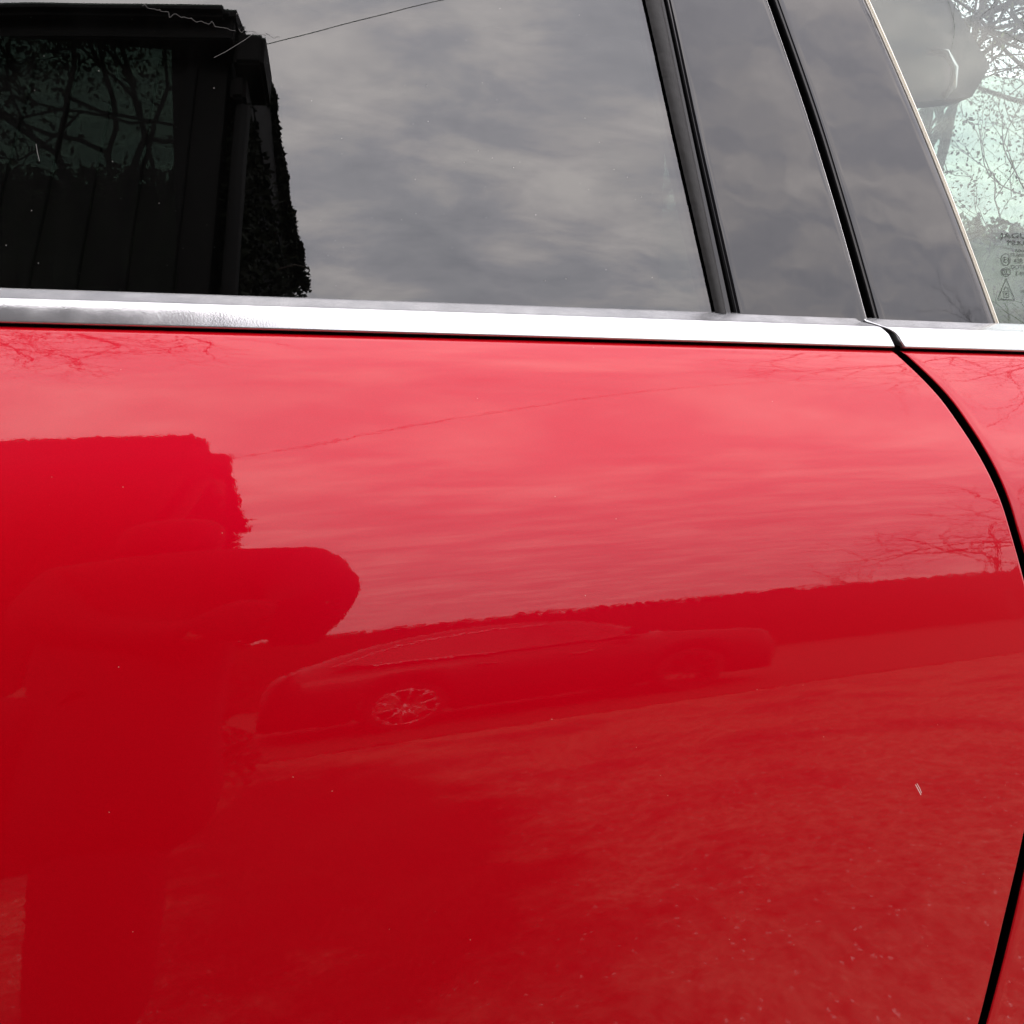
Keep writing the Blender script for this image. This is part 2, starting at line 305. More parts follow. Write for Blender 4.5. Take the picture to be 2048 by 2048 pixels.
class MB:
    def __init__(s): s.V = []; s.F = []
    def add(s, V, Fc):
        o = len(s.V); s.V.extend(V); s.F.extend(tuple(i+o for i in q) for q in Fc); return s
    def tube(s, pts, rad, sides=5): return s.add(*tube_arrays(pts, rad, sides))
    def build(s, name, mat, parent=None, smooth=True): return mesh(name, s.V, s.F, mat, parent, smooth)
def tube(name, pts, rad, mat, parent=None, sides=8): return MB().tube(pts, rad, sides).build(name, mat, parent)

# ------------------------------------------------------------------ ground
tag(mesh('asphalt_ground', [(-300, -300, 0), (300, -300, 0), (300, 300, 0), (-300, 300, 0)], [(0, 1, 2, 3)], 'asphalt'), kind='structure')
vx = np.linspace(-60, 60, 241); rough = np.array([0.10*mnoise.noise((x*1.3, 3.0, 0))+0.05*mnoise.noise((x*5, 9.0, 0)) for x in vx])
ve = [(x, -5.05-0.03*x*(1 if x < 8 else 8/max(x, 8))+r_, 0.012) for x, r_ in zip(vx, rough)]; vf = [(x, -300, 0.012) for x in vx]; nv = len(vx)
tag(mesh('verge_ground', vf+ve, [(i, i+1, nv+i+1, nv+i) for i in range(nv-1)], 'verge'), kind='structure')

# ------------------------------------------------------------------ the red car
car = tag(empty('red_car', (0.2, 0.9, 0)), 'glossy red car seen from close up at its rear door', 'car')
CINV = Vector((-0.2, -0.9, 0))
def put(o):                     # geometry is modelled in world coordinates; the car's empty stands at its middle
    if o.parent is car: o.matrix_parent_inverse = Matrix.Translation(CINV)
    return o

gapL = edge(door_y, [(1788, 702), (1885, 800), (1921, 850), (2006, 1009), (2021, 1057), (2047, 1150), (2076, 1280), (2087, 1400), (2076, 1530), (2048, 1672), (2010, 1835), (1958, 2048), (1880, 2300), (1790, 2560)])
gapR = edge(door_y, [(1805, 702), (1904, 800), (1940, 850), (2022, 1009), (2036, 1057), (2062, 1150), (2091, 1280), (2102, 1400), (2092, 1530), (2065, 1672), (2028, 1844), (1975, 2048), (1897, 2300), (1807, 2560)])
ZLOW = 0.40
def roll(d, r):                 # how far a rolled hem of radius r falls back at distance d from the edge
    q = np.clip(r-d, 0, r); return r-np.sqrt(np.maximum(r*r-q*q, 0))
def panel(name, xe, sgn, far, r_hem, parent=None, mat='paint'):
    rt = 0.0035
    arc = rt*(1-np.cos(np.linspace(0, math.pi/2, 7)))
    dz = np.concatenate([arc, rt+np.array([0.0006, 0.0015, 0.003]), np.linspace(rt+0.005, ZB-ZLOW, 330)])
    zrow = ZB-dz
    X = xe(zrow); slope = np.gradient(X, zrow); cosv = 1/np.sqrt(1+slope**2)
    arc = r_hem*(1-np.cos(np.linspace(0, math.pi/2, 8)))
    dcol = np.concatenate([arc, r_hem+np.array([0.0005, 0.0015, 0.003, 0.005]), r_hem+0.005+np.cumsum(np.linspace(0.002, 0.0075, 26)), ])
    rest = np.arange(dcol[-1]+0.0075, far, 0.0075); dcol = np.concatenate([dcol, rest])
    xx = X[:, None]+sgn*dcol[None, :]; zz2 = np.repeat(zrow[:, None], len(dcol), 1)
    bev = 0.0007*np.exp(-(dcol[None, :]*cosv[:, None]/0.0042)**2) if sgn > 0 else 0.0
    yy = door_y(xx, zz2)+bev+roll(dcol[None, :]*cosv[:, None], r_hem)+roll(dz[:, None], rt)
    P = np.stack([xx, yy, zz2], -1)
    fl = P[:, :1].copy(); fl[:, :, 1] += 0.022; P = np.concatenate([fl, P], 1)          # return flange in the shut line
    tp = P[:1].copy(); tp[:, :, 1] += 0.02; tp[:, :, 2] -= 0.002; P = np.concatenate([tp, P], 0)
    o = grid(name, P, mat, parent, flip=(sgn > 0)); o.data.materials.append(M['void']); c_ = P.shape[1]-1
    mi = np.zeros(len(o.data.polygons), dtype=np.int32); mi.reshape(-1, c_)[:, :3] = 1; o.data.polygons.foreach_set('material_index', mi)      # the return flange gets the black material
    return o
door = put(panel('rear_door', gapL, -1, 1.25, 0.0022, car))
quarter = put(panel('rear_quarter_panel', gapR, 1, 0.75, 0.0017, car))
# black channel behind the shut line
zz_ = np.linspace(ZLOW, ZB+0.03, 120); xm = (gapL(zz_)+gapR(zz_))/2
Pc = np.stack([np.stack([xm+d, door_y(xm, zz_)+0.026, zz_], -1) for d in np.linspace(-0.05, 0.05, 5)], 1)
put(grid('door_seal', Pc, 'void', car))

# bright waist strip: narrow ledge on top, rounded face below
def trim_strip(name, xa, xb, xend_fn, end, parent):
    n_ = []; prof = [(0.000, -0.0005)]
    zb, yb = 1.1082, -0.0048
    prof = [(yb+0.012, zb-0.0015), (yb+0.004, zb-0.0015), (yb+0.0008, zb-0.001), (yb, zb)]
    z, y = zb, yb; k = 26; hgt = 0.0160
    for i in range(k):
        nn_ = 12.0+19.0*(i+0.5)/k; z += hgt/k; y += hgt/k*math.tan(R(nn_)); prof.append((y, z))
    for a in (40, 50, 60, 68): z += 0.00035; y += 0.00035*math.tan(R(a)); prof.append((y, z))
    for i in range(6): z += 0.0013; y += 0.0013*math.tan(R(62)); prof.append((y, z))
    prof.append((y+0.004, z+0.0001)); prof.append((y+0.006, z-0.006))
    rows = []
    for (y, z) in prof:
        xe = float(xend_fn(min(z, 1.1300)))
        if end > 0: xs = np.concatenate([np.linspace(xa, xe-0.01, 120), xe-0.01+0.01*np.sin(np.linspace(0.15, math.pi/2, 8))])
        else: xs = np.concatenate([xe+0.01-0.01*np.sin(np.linspace(math.pi/2, 0.15, 8)), np.linspace(xe+0.01, xb, 120)])
        de = np.abs(xs-xe); yy = plan(xs)+y+roll(de, 0.0022)
        row = np.stack([xs, yy, np.full_like(xs, z)], -1)
        cap = row[-1:].copy() if end > 0 else row[:1].copy(); cap[:, 1] += 0.02
        rows.append(np.concatenate([row, cap]) if end > 0 else np.concatenate([cap, row]))
    return put(grid(name, np.array(rows), 'metal', parent, flip=False))
tL = edge(lambda x, z: plan(x)+0.0, [(1733, 640), (1757, 649), (1774, 663), (1782, 682), (1788, 703)])
tR = edge(lambda x, z: plan(x)+0.0, [(1742, 638), (1762, 649), (1785, 663), (1797, 684), (1805, 703)])
trim_strip('waist_strip', -0.75, None, tL, 1, door)
trim_strip('waist_strip', None, 1.35, tR, -1, quarter)
# rubber under the strip
xs = np.linspace(-0.75, 1.35, 200)
put(grid('strip_seal', np.stack([np.stack([xs, plan(xs)+a, np.full_like(xs, b)], -1) for a, b in ((0.0005, 1.1092), (0.0025, 1.1065), (0.003, 1.101), (0.02, 1.098))], 0), 'void', door))

# glasshouse: everything follows one leaning surface
def band(name, eL, eR, off, z0, z1, mat, parent, nc=24, nr=60, thick=0.0):
    zr = np.linspace(z0, z1, nr); a, b_ = eL(zr), eR(zr); fr = np.linspace(0, 1, nc)
    if callable(off): fr = np.unique(np.concatenate([fr, [0.0, 1.0]]))
    X = a[:, None]+(b_-a)[:, None]*fr[None, :]; Z = np.repeat(zr[:, None], len(fr), 1)
    O = np.array([off(t) for t in fr])[None, :] if callable(off) else off
    Y = glass_y(X, Z)+O; P = np.stack([X, Y, Z], -1)
    if thick:
        l0 = P[:, :1].copy(); l0[..., 1] += thick; r0 = P[:, -1:].copy(); r0[..., 1] += thick; P = np.concatenate([l0, P, r0], 1)
    return put(grid(name, P, mat, parent, flip=True))
def pane(name, eL, eR, off, z0, z1, mat, parent, nc=40, nr=40, t=0.0045):
    zr = np.linspace(z0, z1, nr); a, b_ = eL(zr), eR(zr); fr = np.linspace(0, 1, nc)
    X = a[:, None]+(b_-a)[:, None]*fr[None, :]; Z = np.repeat(zr[:, None], nc, 1); Y = glass_y(X, Z)+off
    A = np.stack([X, Y, Z], -1).reshape(-1, 3); Bk = np.stack([X, Y+t, Z], -1).reshape(-1, 3); n0 = nr*nc; i = np.arange(n0).reshape(nr, nc)
    q = np.stack([i[:-1, :-1], i[1:, :-1], i[1:, 1:], i[:-1, 1:]], -1).reshape(-1, 4); q = q[:, ::-1]
    F_ = list(map(tuple, q[:, ::1]))+[tuple(x+n0 for x in k[::-1]) for k in map(tuple, q)]
    return put(mesh(name, np.concatenate([A, Bk]), F_, mat, parent))
ZT = 1.74
rubL = edge(glass_y, [(1287, 0), (1356, 310), (1429, 632)]); rubM = edge(glass_y, [(1319, 0), (1384, 310), (1451, 632)]); rubR = edge(glass_y, [(1331, 0), (1398, 310), (1471, 632)])
pgL = edge(glass_y, [(1531, 0), (1616.5, 248), (1668, 414), (1732, 644)]); pgR = edge(glass_y, [(1549, 0), (1636, 248), (1687, 414), (1753, 646)])
qsL = edge(glass_y, [(1726, 0), (1835, 250), (1933, 500), (1984, 640)]); qsR = edge(glass_y, [(1738, 0), (1846, 250), (1943, 500), (1994, 640)])
ZG = 1.124
pane('window_glass', lambda z: np.full_like(z, -0.80), lambda z: rubL(z)+0.012, 0.0, ZG, ZT, 'dark_glass', door)
def ragged(z): return rubL(z)+0.0004*np.array([mnoise.noise((float(q)*900, 1, 2))+0.8*max(0, mnoise.noise((float(q)*260, 4, 2))) for q in z])
band('glass_run_seal', ragged, rubM, lambda t: -0.0012-0.0052*math.sin(math.pi*min(1, 0.04+t*0.93))**0.45, 1.1325, ZT, 'rubber', door, nr=420)
band('glass_run_groove', rubM, rubR, lambda t: [-0.0015, 0.001, -0.0028, -0.0005, 0.004, 0.006][min(5, int(t*5.999))], ZG, ZT, 'rubber_shiny', door, nc=6)
band('pillar_panel', lambda z: rubR(z)+0.0002, lambda z: pgL(z)-0.0009, lambda t: -0.0042+0.0022*max(0, 1-t/0.05)**2+0.0007*max(0, 1-(1-t)/0.04)**2, ZG, ZT, 'black', door, nc=60, thick=0.016)
band('pillar_lip', lambda z: pgL(z)-0.0011, pgL, lambda t: -0.0036+0.0012*t*t, ZG, ZT, 'lip', door, nc=5, thick=0.004)
band('shut_line_seal', lambda z: pgL(z)-0.02, lambda z: pgR(z)+0.02, 0.013, ZG-0.02, ZT, 'void', car, nc=4)
band('pillar_panel', pgR, lambda z: qsL(z), lambda t: -0.0042+0.0016*max(0, 1-t/0.05)**2+0.0018*max(0, 1-(1-t)/0.09)**2, ZG, ZT, 'black', quarter, nc=60, thick=0.016)
band('quarter_glass_edge', lambda z: qsL(z)+0.0001, qsR, lambda t: [-0.0012, -0.0034, -0.0026, 0.0006, -0.0022, -0.0030, -0.0028, -0.0012, 0.0005][min(8, int(t*8.999))], ZG, ZT, 'seal', quarter, nc=9)
band('quarter_glass_groove', lambda z: qsL(z)+0.30*(qsR(z)-qsL(z)), lambda z: qsL(z)+0.48*(qsR(z)-qsL(z)), -0.0014, ZG, ZT, 'seal_dark', quarter, nc=3)
qg = pane('quarter_glass', lambda z: qsR(z)-0.0006, lambda z: np.full_like(z, 1.42), -0.0004, ZG, ZT, 'clear_glass', quarter)

# printed marking on the quarter glass, laid onto the glass surface
def on_glass(q, off=-0.0010):
    p = hit(lambda x, z: glass_y(x, z)+off, *q); return p
bmk = MB()
def stroke(pts, wd=1.0, closed=False):
    pts = [np.array(p, float) for p in pts]
    if closed: pts = pts+[pts[0]]
    for a, b_ in zip(pts[:-1], pts[1:]):
        d = b_-a; n_ = np.array([-d[1], d[0]])/(np.linalg.norm(d)+1e-9)*wd/2
        bmk.add([on_glass(a-n_), on_glass(b_-n_), on_glass(b_+n_), on_glass(a+n_)], [(0, 1, 2, 3)])
def text(s, x, y, h, sx=1.0):
    cu = bpy.data.curves.new('t', 'FONT'); cu.body = s; cu.size = 1.0; cu.resolution_u = 2; ob = bpy.data.objects.new('t', cu); COL.objects.link(ob)
    dg = bpy.context.evaluated_depsgraph_get(); me = ob.evaluated_get(dg).to_mesh()
    V = [on_glass((x+v.co.x/0.69*h*sx, y-v.co.y/0.69*h+0.02*(v.co.x*h))) for v in me.vertices]; Fc = [tuple(p.vertices) for p in me.polygons]
    bmk.add(V, Fc); ob.evaluated_get(dg).to_mesh_clear(); bpy.data.objects.remove(ob); bpy.data.curves.remove(cu)
text('JAGUAR', 2002, 475.5, 10, 1.55); text('PILKINGTON', 2015, 489.5, 9, 1.25); text('toughened', 2031, 504, 8.5, 1.1)
text('TRANSPARENT', 2020, 513.5, 7, 0.95); text('43R-00', 2028, 526.5, 9.5, 0.85); text('DOT682 A', 2022, 537.5, 7.5, 1.0); text('E 00', 2031, 550.5, 7.5, 1.0); text('oc', 2041, 584.5, 7, 1.1)
text('E1', 2006.5, 524.5, 11.5, 0.85)
def ell(cx, cy, rx, ry, a0=0, a1=360, n_=26, wd=1.2): stroke([(cx+rx*math.cos(R(a0+(a1-a0)*k/n_)), cy+ry*math.sin(R(a0+(a1-a0)*k/n_))) for k in range(n_+1)], wd)
ell(2011.5, 519, 9, 11.7); ell(2012, 544, 9.3, 8.7)
for k in range(3): ell(2008.5+4.2*k, 544, 3.4, 5.2, 60, 300, 10, 1.3)
stroke([(2012.5, 557), (1996, 598), (2029.5, 600)], 1.2, True)
stroke([(2007.6, 581.8), (2007.6, 594), (2017.8, 594.4), (2017.8, 582.2)], 1.2, True); ell(2012.6, 580, 3.9, 6.0, 180, 360, 10, 1.3)
ell(2012.7, 586.5, 1.0, 1.0, n_=8, wd=1.8); stroke([(2012.7, 587), (2012.7, 591.5)], 1.2)
pr = put(bmk.build('glass_marking', 'print', quarter, smooth=False)); pr['label'] = 'small dark maker marking printed on the quarter glass'

# dried water lines on the door glass, a few scratches in the paint
def ribbon(name, f, pts, wd, off, mat, parent):
    mb = MB(); pts = [np.array(p, float) for p in pts]
    for k, (a, b_) in enumerate(zip(pts[:-1], pts[1:])):
        d = b_-a; n_ = np.array([-d[1], d[0]])/(np.linalg.norm(d)+1e-9)*wd/2
        g = lambda q: hit(lambda x, z: f(x, z)+off, *q)
        mb.add([g(a-n_), g(b_-n_), g(b_+n_), g(a+n_)], [(0, 1, 2, 3)])
    return put(mb.build(name, mat, parent, smooth=False))
def wav(x0, y0, x1, y1, n_, amp, seed):
    o = []
    for k in range(n_+1):
        t = k/n_; o.append((x0+(x1-x0)*t+amp*0.8*mnoise.noise((t*n_*0.35, seed, 1)), y0+(y1-y0)*t+amp*mnoise.noise((t*n_*0.3, seed, 7))*(1.6 if (k//3) % 3 == 0 else 0.7)))
    return o
ribbon('water_mark', glass_y, wav(285, 12, 470, 62, 60, 9, 3.0), 0.5, -0.0003, 'dirt', door)
ribbon('water_mark', glass_y, wav(478, 58, 560, 76, 26, 7, 8.0), 0.5, -0.0003, 'dirt', door)
ribbon('water_mark', glass_y, [(428, 115), (452, 103), (492, 78), (508, 66)], 0.7, -0.0003, 'dirt', door)
ribbon('water_mark', glass_y, [(72, 288), (75, 306), (79, 322)], 1.2, -0.0003, 'dirt', door)
ribbon('scratch', door_y, [(1831, 1569), (1838, 1582), (1842, 1590)], 1.1, -0.00015, 'scratch', door)
ribbon('scratch', door_y, [(1834, 1567), (1840, 1578), (1843, 1586)], 0.9, -0.00015, 'scratch', door)

# ---- cabin seen through the glass
cab = MB()
def quadxz(mb, x0, x1, z0, z1, y): mb.add([(x0, y, z0), (x1, y, z0), (x1, y, z1), (x0, y, z1)], [(0, 1, 2, 3)])
b = bmesh.new()
box_bm(b, (-1.6, 0.03, 0.35), (1.5, 1.50, 0.55)); box_bm(b, (-1.6, 0.30, 1.80), (1.22, 1.45, 1.84)); box_bm(b, (-1.66, 0.03, 0.40), (-1.6, 1.5, 1.84))
me = bpy.data.meshes.new('cabin'); b.to_mesh(me); b.free(); put(link('cabin_lining', me, 'lining', car))
put(box('door_inner_panel', (-1.6, 0.055, 0.45), (1.05, 0.10, 1.116), 'lining', car, 0.01))
put(box('window_frame', (-1.6, 0.275, 1.735), (1.6, 0.33, 1.84), 'lining', car, 0.01))
FY = 1.40
far = put(box('far_side_panel', (-1.6, FY, 0.40), (2.7, FY+0.09, 1.13), 'lining', car, 0.01))
put(box('pillar', (-0.245, FY+0.001, 1.13), (0.80, FY+0.08, 1.80), 'lining', car, 0.01))
put(box('pillar', (-1.6, FY+0.001, 1.13), (-1.15, FY+0.08, 1.80), 'lining', car, 0.01))
put(box('window_frame', (-1.15, FY+0.002, 1.715), (-0.245, FY+0.07, 1.80), 'lining', car, 0.005))
fg = put(box('far_window_glass', (-1.15, FY+0.03, 1.12), (-0.245, FY+0.035, 1.73), 'dark_glass', car))
put(box('far_quarter_glass', (0.80, FY+0.03, 1.12), (2.7, FY+0.035, 1.80), 'clear_glass', car))
put(box('parcel_shelf', (1.05, 0.2, 1.06), (2.4, 1.38, 1.10), 'trim', car, 0.01))
put(box('window_ledge', (0.80, FY-0.05, 1.10), (2.7, FY-0.002, 1.175), 'trim', car, 0.01))
band('pillar_cover', lambda z: rubR(z)-0.01, lambda z: qsL(z)+0.004, 0.022, ZG-0.1, ZT, 'lining', car, nc=6, thick=0.03)
# hanging pillar lining in the far corner, polygon with thickness
poly = [(0.70, 1.80), (1.10, 1.80), (1.15, 1.765), (1.245, 1.652), (1.213, 1.596), (1.10, 1.578), (0.70, 1.565)]
mb = MB(); y0, y1 = 0.92, 0.98; n_ = len(poly)
mb.add([(x, y0, z) for x, z in poly]+[(x, y1, z) for x, z in poly], [tuple(range(n_))[::-1], tuple(range(n_, 2*n_))]+[(i, (i+1) % n_, n_+(i+1) % n_, n_+i) for i in range(n_)])
put(mb.build('pillar_lining', 'trim', car, smooth=False))
seat = put(box('front_seat', (-1.25, 0.62, 0.55), (-0.55, 1.22, 1.40), 'lining', car, 0.08))
put(box('headrest', (-1.05, 0.78, 1.405), (-0.9, 1.05, 1.58), 'lining', car, 0.05))
st = put(tube('grab_handle', [(1.10, 0.90, 1.66), (1.13, 0.885, 1.655), (1.145, 0.88, 1.63), (1.148, 0.885, 1.60), (1.14, 0.90, 1.585)], 0.007, 'metal', car))

# ------------------------------------------------------------------ black clad building opposite the car
BY = -2.6; BX = -0.66; BH = 4.52
bld = tag(empty('clad_building', (-3.3, -5.0, 0)), 'black boarded building with overhanging eaves, reflected in the side window', 'building')
def pb(o): o.matrix_parent_inverse = Matrix.Translation((3.3, 5.0, 0)); return o
pb(box('wall', (-6.0, -5.2, 0), (BX-0.01, BY-0.03, BH), 'brickside', bld))
bm_ = None; x = BX; k = 0
bdm = bpy.data.meshes.new('board'); b = bmesh.new(); box_bm(b, (0, 0, 0), (0.150, 0.028, BH-0.02), 0.004); b.to_mesh(bdm); b.free(); bdm.materials.append(M['board'])
btm = bpy.data.meshes.new('batten'); b = bmesh.new(); box_bm(b, (0, 0, 0), (0.055, 0.050, BH-0.02), 0.004); b.to_mesh(btm); b.free(); btm.materials.append(M['fascia'])
while x > -5.8:
    w_ = 0.205
    o = link('board', bdm, None, bld); o.location = (x-0.150, BY-0.029+random.uniform(0, 0.006), 0.01); pb(o)
    o = link('batten', btm, None, bld); o.location = (x-w_, BY-0.029, 0.01); pb(o)
    x -= w_; k += 1
pb(box('fascia', (-6.1, BY-0.0, BH-0.02), (BX+0.04, BY+0.16, BH+0.22), 'fascia', bld, 0.01))
pb(box('gutter', (-6.1, BY+0.16, BH+0.10), (BX+0.02, BY+0.25, BH+0.20), 'fascia', bld, 0.03))
pb(box('gable_board', (BX+0.04, BY-0.25, BH-0.14), (BX+0.19, BY+0.10, BH+0.12), 'fascia', bld, 0.02))
pb(box('bracket', (BX+0.02, BY-0.3, BH-0.34), (BX+0.10, BY+0.02, BH-0.16), 'fascia', bld, 0.02))
mb = MB(); mb.add([(-6.1, BY+0.18, BH+0.22), (BX+0.05, BY+0.18, BH+0.22), (BX+0.05, -3.9, BH+1.0), (-6.1, -3.9, BH+1.0), (BX+0.05, -5.3, BH+0.1), (-6.1, -5.3, BH+0.1), (BX+0.05, BY+0.18, BH+0.16), (-6.1, BY+0.18, BH+0.16)], [(0, 1, 2, 3), (3, 2, 4, 5), (7, 6, 1, 0), (1, 6, 4, 2)])
pb(mb.build('roof', 'fascia', bld, smooth=False))
mb = MB(); mb.add([(xg, yg, zg) for xg in (BX-0.002, BX-0.10) for yg, zg in ((BY, BH-0.01), (BY, BH+0.15), (-3.9, BH+0.96), (-5.2, BH+0.12), (-5.2, BH-0.01))], [(0, 1, 2, 3, 4), (9, 8, 7, 6, 5)]); pb(mb.build('gable_wall', 'brickside', bld, smooth=False))
pb(tube('downpipe', [(BX+0.08, BY-0.06, 0.05), (BX+0.08, BY-0.06, BH-0.35)], 0.04, 'fascia', bld))
# ivy on the return wall: leaves thicken towards the ground
def leaves(centers, size, rng, tri=False):
    n_ = len(centers); a = rng.normal(size=(n_, 3)); a /= np.linalg.norm(a, axis=1)[:, None]; b = np.cross(a, rng.normal(size=(n_, 3))); b /= np.linalg.norm(b, axis=1)[:, None]
    s = (size*rng.uniform(0.6, 1.4, n_))[:, None]; c = np.asarray(centers)
    V = np.stack([c-a*s, c+b*s*0.55, c+a*s, c-b*s*0.55], 1).reshape(-1, 3); q = np.arange(4*n_).reshape(n_, 4); return V, q
nl = 24000; zc = RNG.uniform(0.05, BH-0.1, nl); reach = 0.10+0.26*np.clip((BH-0.6-zc)/BH, 0, 1)+0.035*np.array([mnoise.noise((float(z)*5, 0, 1)) for z in zc])
xc = BX+RNG.uniform(0, 1, nl)**0.8*reach; yc = BY-0.08-np.where(RNG.uniform(size=nl) < 0.45, RNG.uniform(0, 0.5, nl), np.where(RNG.uniform(size=nl) < 0.5, RNG.uniform(0.4, 2.6, nl), RNG.uniform(2.1, 2.6, nl))); xc = np.where(yc < BY-0.6, BX+RNG.uniform(0, 1, nl)*(0.17+0.42*np.clip((BH-0.3-zc)/BH, 0, 1))*(1+0.18*np.sin(zc*9)+0.1*np.sin(zc*23)), xc)
ivy = tag(empty('ivy_plant', (BX+0.1, BY-0.3, 0)), 'dark ivy climbing the corner of the black boarded building', 'plant')
# ... and has grown over the edge of the roof
nr_ = 9000; tt = RNG.uniform(0, 1, nr_); yv = BY+0.1-2.7*tt; zv = np.interp(tt, [0, 0.48, 1.0], [BH+0.10, BH+0.95, BH+0.10])+RNG.normal(size=nr_)*0.05
wob = np.array([mnoise.noise((float(t)*14, 2, 2))+0.6*mnoise.noise((float(t)*45, 5, 2)) for t in tt])
xv = BX+0.03+RNG.uniform(0, 1, nr_)*np.clip(0.008+0.19*tt**2.4+0.04*wob*tt, 0.005, 1)
xc = np.concatenate([xc, xv]); yc = np.concatenate([yc, yv]); zc = np.concatenate([zc, zv])
V, q = leaves(np.stack([xc, yc, zc], 1), 0.026, RNG); lo = mesh('foliage', V, q, 'ivy', ivy, smooth=False); lo.matrix_parent_inverse = Matrix.Translation((-BX-0.1, -BY+0.3, 0))
mb = MB()
for k in range(9):
    x0 = BX+0.05+0.02*k; mb.tube([(x0+0.05*mnoise.noise((k, z*1.3, 0)), BY-0.2-0.03*k, z) for z in np.linspace(0, 3.9-0.2*k, 14)], np.linspace(0.022, 0.006, 14), 5)
mb.tube([(BX+0.28, BY-0.15, 3.10), (BX+0.36, BY-0.15, 3.13), (BX+0.43, BY-0.15, 3.11)], 0.006, 4)
so_ = mb.build('stem', 'bark', ivy); so_.matrix_parent_inverse = Matrix.Translation((-BX-0.1, -BY+0.3, 0))

# overhead cable from the building corner
ca = np.array([BX+0.05, BY-0.02, BH+0.10]); cb = np.array([7.5, -2.75, 9.3])
pts = [ca+(cb-ca)*t-np.array([0, 0, 0.12*4*t*(1-t)]) for t in np.linspace(0, 1, 30)]
tag(tube('overhead_cable', pts, 0.0028, 'cable'), 'thin black overhead cable running up from the building corner', 'cable')

# ------------------------------------------------------------------ trees and hedge
def grow(mb, p, d, ln, rd, depth, rng, up=0.12, tips=None, spread=0.7, taper=0.72, thin=(0.50, 0.68)):
    n_ = 4 if depth > 2 else 3; pts = [p]; q = p.copy(); dd = d.copy()
    for k in range(n_):
        dd = dd+rng.normal(size=3)*0.16+np.array([0, 0, up*0.3]); dd /= np.linalg.norm(dd); q = q+dd*ln/n_; pts.append(q.copy())
    mb.tube(pts, np.linspace(rd, rd*taper, n_+1), 5 if rd > 0.02 else 3)
    if depth == 0:
        if tips is not None: tips.append(q.copy())
        return
    for k in range(rng.integers(2, 4)):
        nd = dd+rng.normal(size=3)*spread; nd[2] += up; nd /= np.linalg.norm(nd)
        start = pts[-1] if k == 0 else pts[rng.integers(2, len(pts))]
        grow(mb, start.copy(), nd, ln*rng.uniform(0.62, 0.86), rd*rng.uniform(*thin), depth-1, rng, up, tips, spread, taper, thin)
def tree(name, label, base, height, lean, depth, seed, leafn=0, leaf='ivy', lsize=0.05, group=None, trunk=None, rd=0.13, up=0.12, spread=0.7, thin=(0.50, 0.68)):
    rng = np.random.default_rng(seed); root = tag(empty(name, base), label, 'tree', group)
    mb = MB(); tips = []; th = trunk if trunk else height*0.28; d = np.array([lean[0], lean[1], 1.0]); d /= np.linalg.norm(d)
    pts = [np.array([0, 0, -0.05])+d*th*t+np.array([0.06*math.sin(3*t+seed), 0.06*math.cos(2.3*t), 0]) for t in np.linspace(0, 1, 6)]
    tb = MB().tube(pts, np.linspace(rd*1.25, rd*0.9, 6), 9); tb.build('trunk', 'bark', root)
    for k in range(4):
        nd = d+rng.normal(size=3)*0.42; nd[2] = abs(nd[2]); nd /= np.linalg.norm(nd)
        grow(mb, pts[-1].copy(), nd, height*0.26, rd*0.62, depth, rng, up, tips, spread, 0.72, thin)
    cr_ = mb.build('crown', 'bark', root)
    if leafn:
        t = np.array(tips); c = t[rng.integers(0, len(t), leafn)]+rng.normal(size=(leafn, 3))*height*0.035
        V, q = leaves(c, lsize, rng); mesh('foliage', V, q, leaf, root, smooth=False)
    return root
# far side of the car, seen through the glass
tree('bare_tree', 'bare forked tree seen through the dark door window', (-1.95, 10.2, 0), 6.4, (0.05, 0), 7, 11, 30000, 'leaf', 0.034, 'trees beyond the car', rd=0.07, thin=(0.6, 0.76))
tree('ivy_tree', 'ivy clad tree seen through the quarter window', (5.6, 8.0, 0), 8.0, (0.05, 0), 7, 12, 40000, 'ivy', 0.020, 'trees beyond the car', rd=0.085, thin=(0.6, 0.76))
tree('bare_tree', 'slender bare tree right of the ivy clad tree', (7.9, 9.0, 0), 8.5, (-0.05, 0), 7, 13, 36000, 'leaf', 0.017, 'trees beyond the car', rd=0.07, thin=(0.6, 0.76))
tree('bare_tree', 'dense twiggy tree left of the ivy clad tree', (3.7, 10.5, 0), 7.5, (0, 0), 7, 14, 36000, 'leaf', 0.018, 'trees beyond the car', rd=0.07, thin=(0.6, 0.76))
# overhanging boughs mirrored at the very top of the door
def bough_tree(name, label, base, fork, ends, seed):
    rng = np.random.default_rng(seed); root = tag(empty(name, base), label, 'tree'); o = np.array(base, float)
    fk = np.array(fork, float)-o
    MB().tube([np.array([0.1*math.sin(2*t), 0.05*t, -0.05])+fk*t for t in np.linspace(0, 1, 7)], np.linspace(0.22, 0.13, 7), 9).build('trunk', 'bark', root)
    mb = MB()
    for e_ in ends:
        e2 = np.array(e_, float)-o; st_ = fk+(0.1*math.sin(2), 0.05, -0.05); pts = [st_+(e2-st_)*t+np.array([0, 0, 0.7*math.sin(math.pi*t)])+rng.normal(size=3)*0.06*(0 < t < 1) for t in np.linspace(0, 1, 8)]
        mb.tube(pts, np.linspace(0.05, 0.016, 8), 6); d = pts[-1]-pts[-2]; d /= np.linalg.norm(d)
        for k in (3, 4, 5, 6, 7):
            for j in range(3):
                nd = d+rng.normal(size=3)*0.75; nd /= np.linalg.norm(nd); grow(mb, pts[k].copy(), nd, 0.75, 0.014, 4, rng, 0.0, None, 0.62, 0.7)
    mb.build('crown', 'bark', root); return root
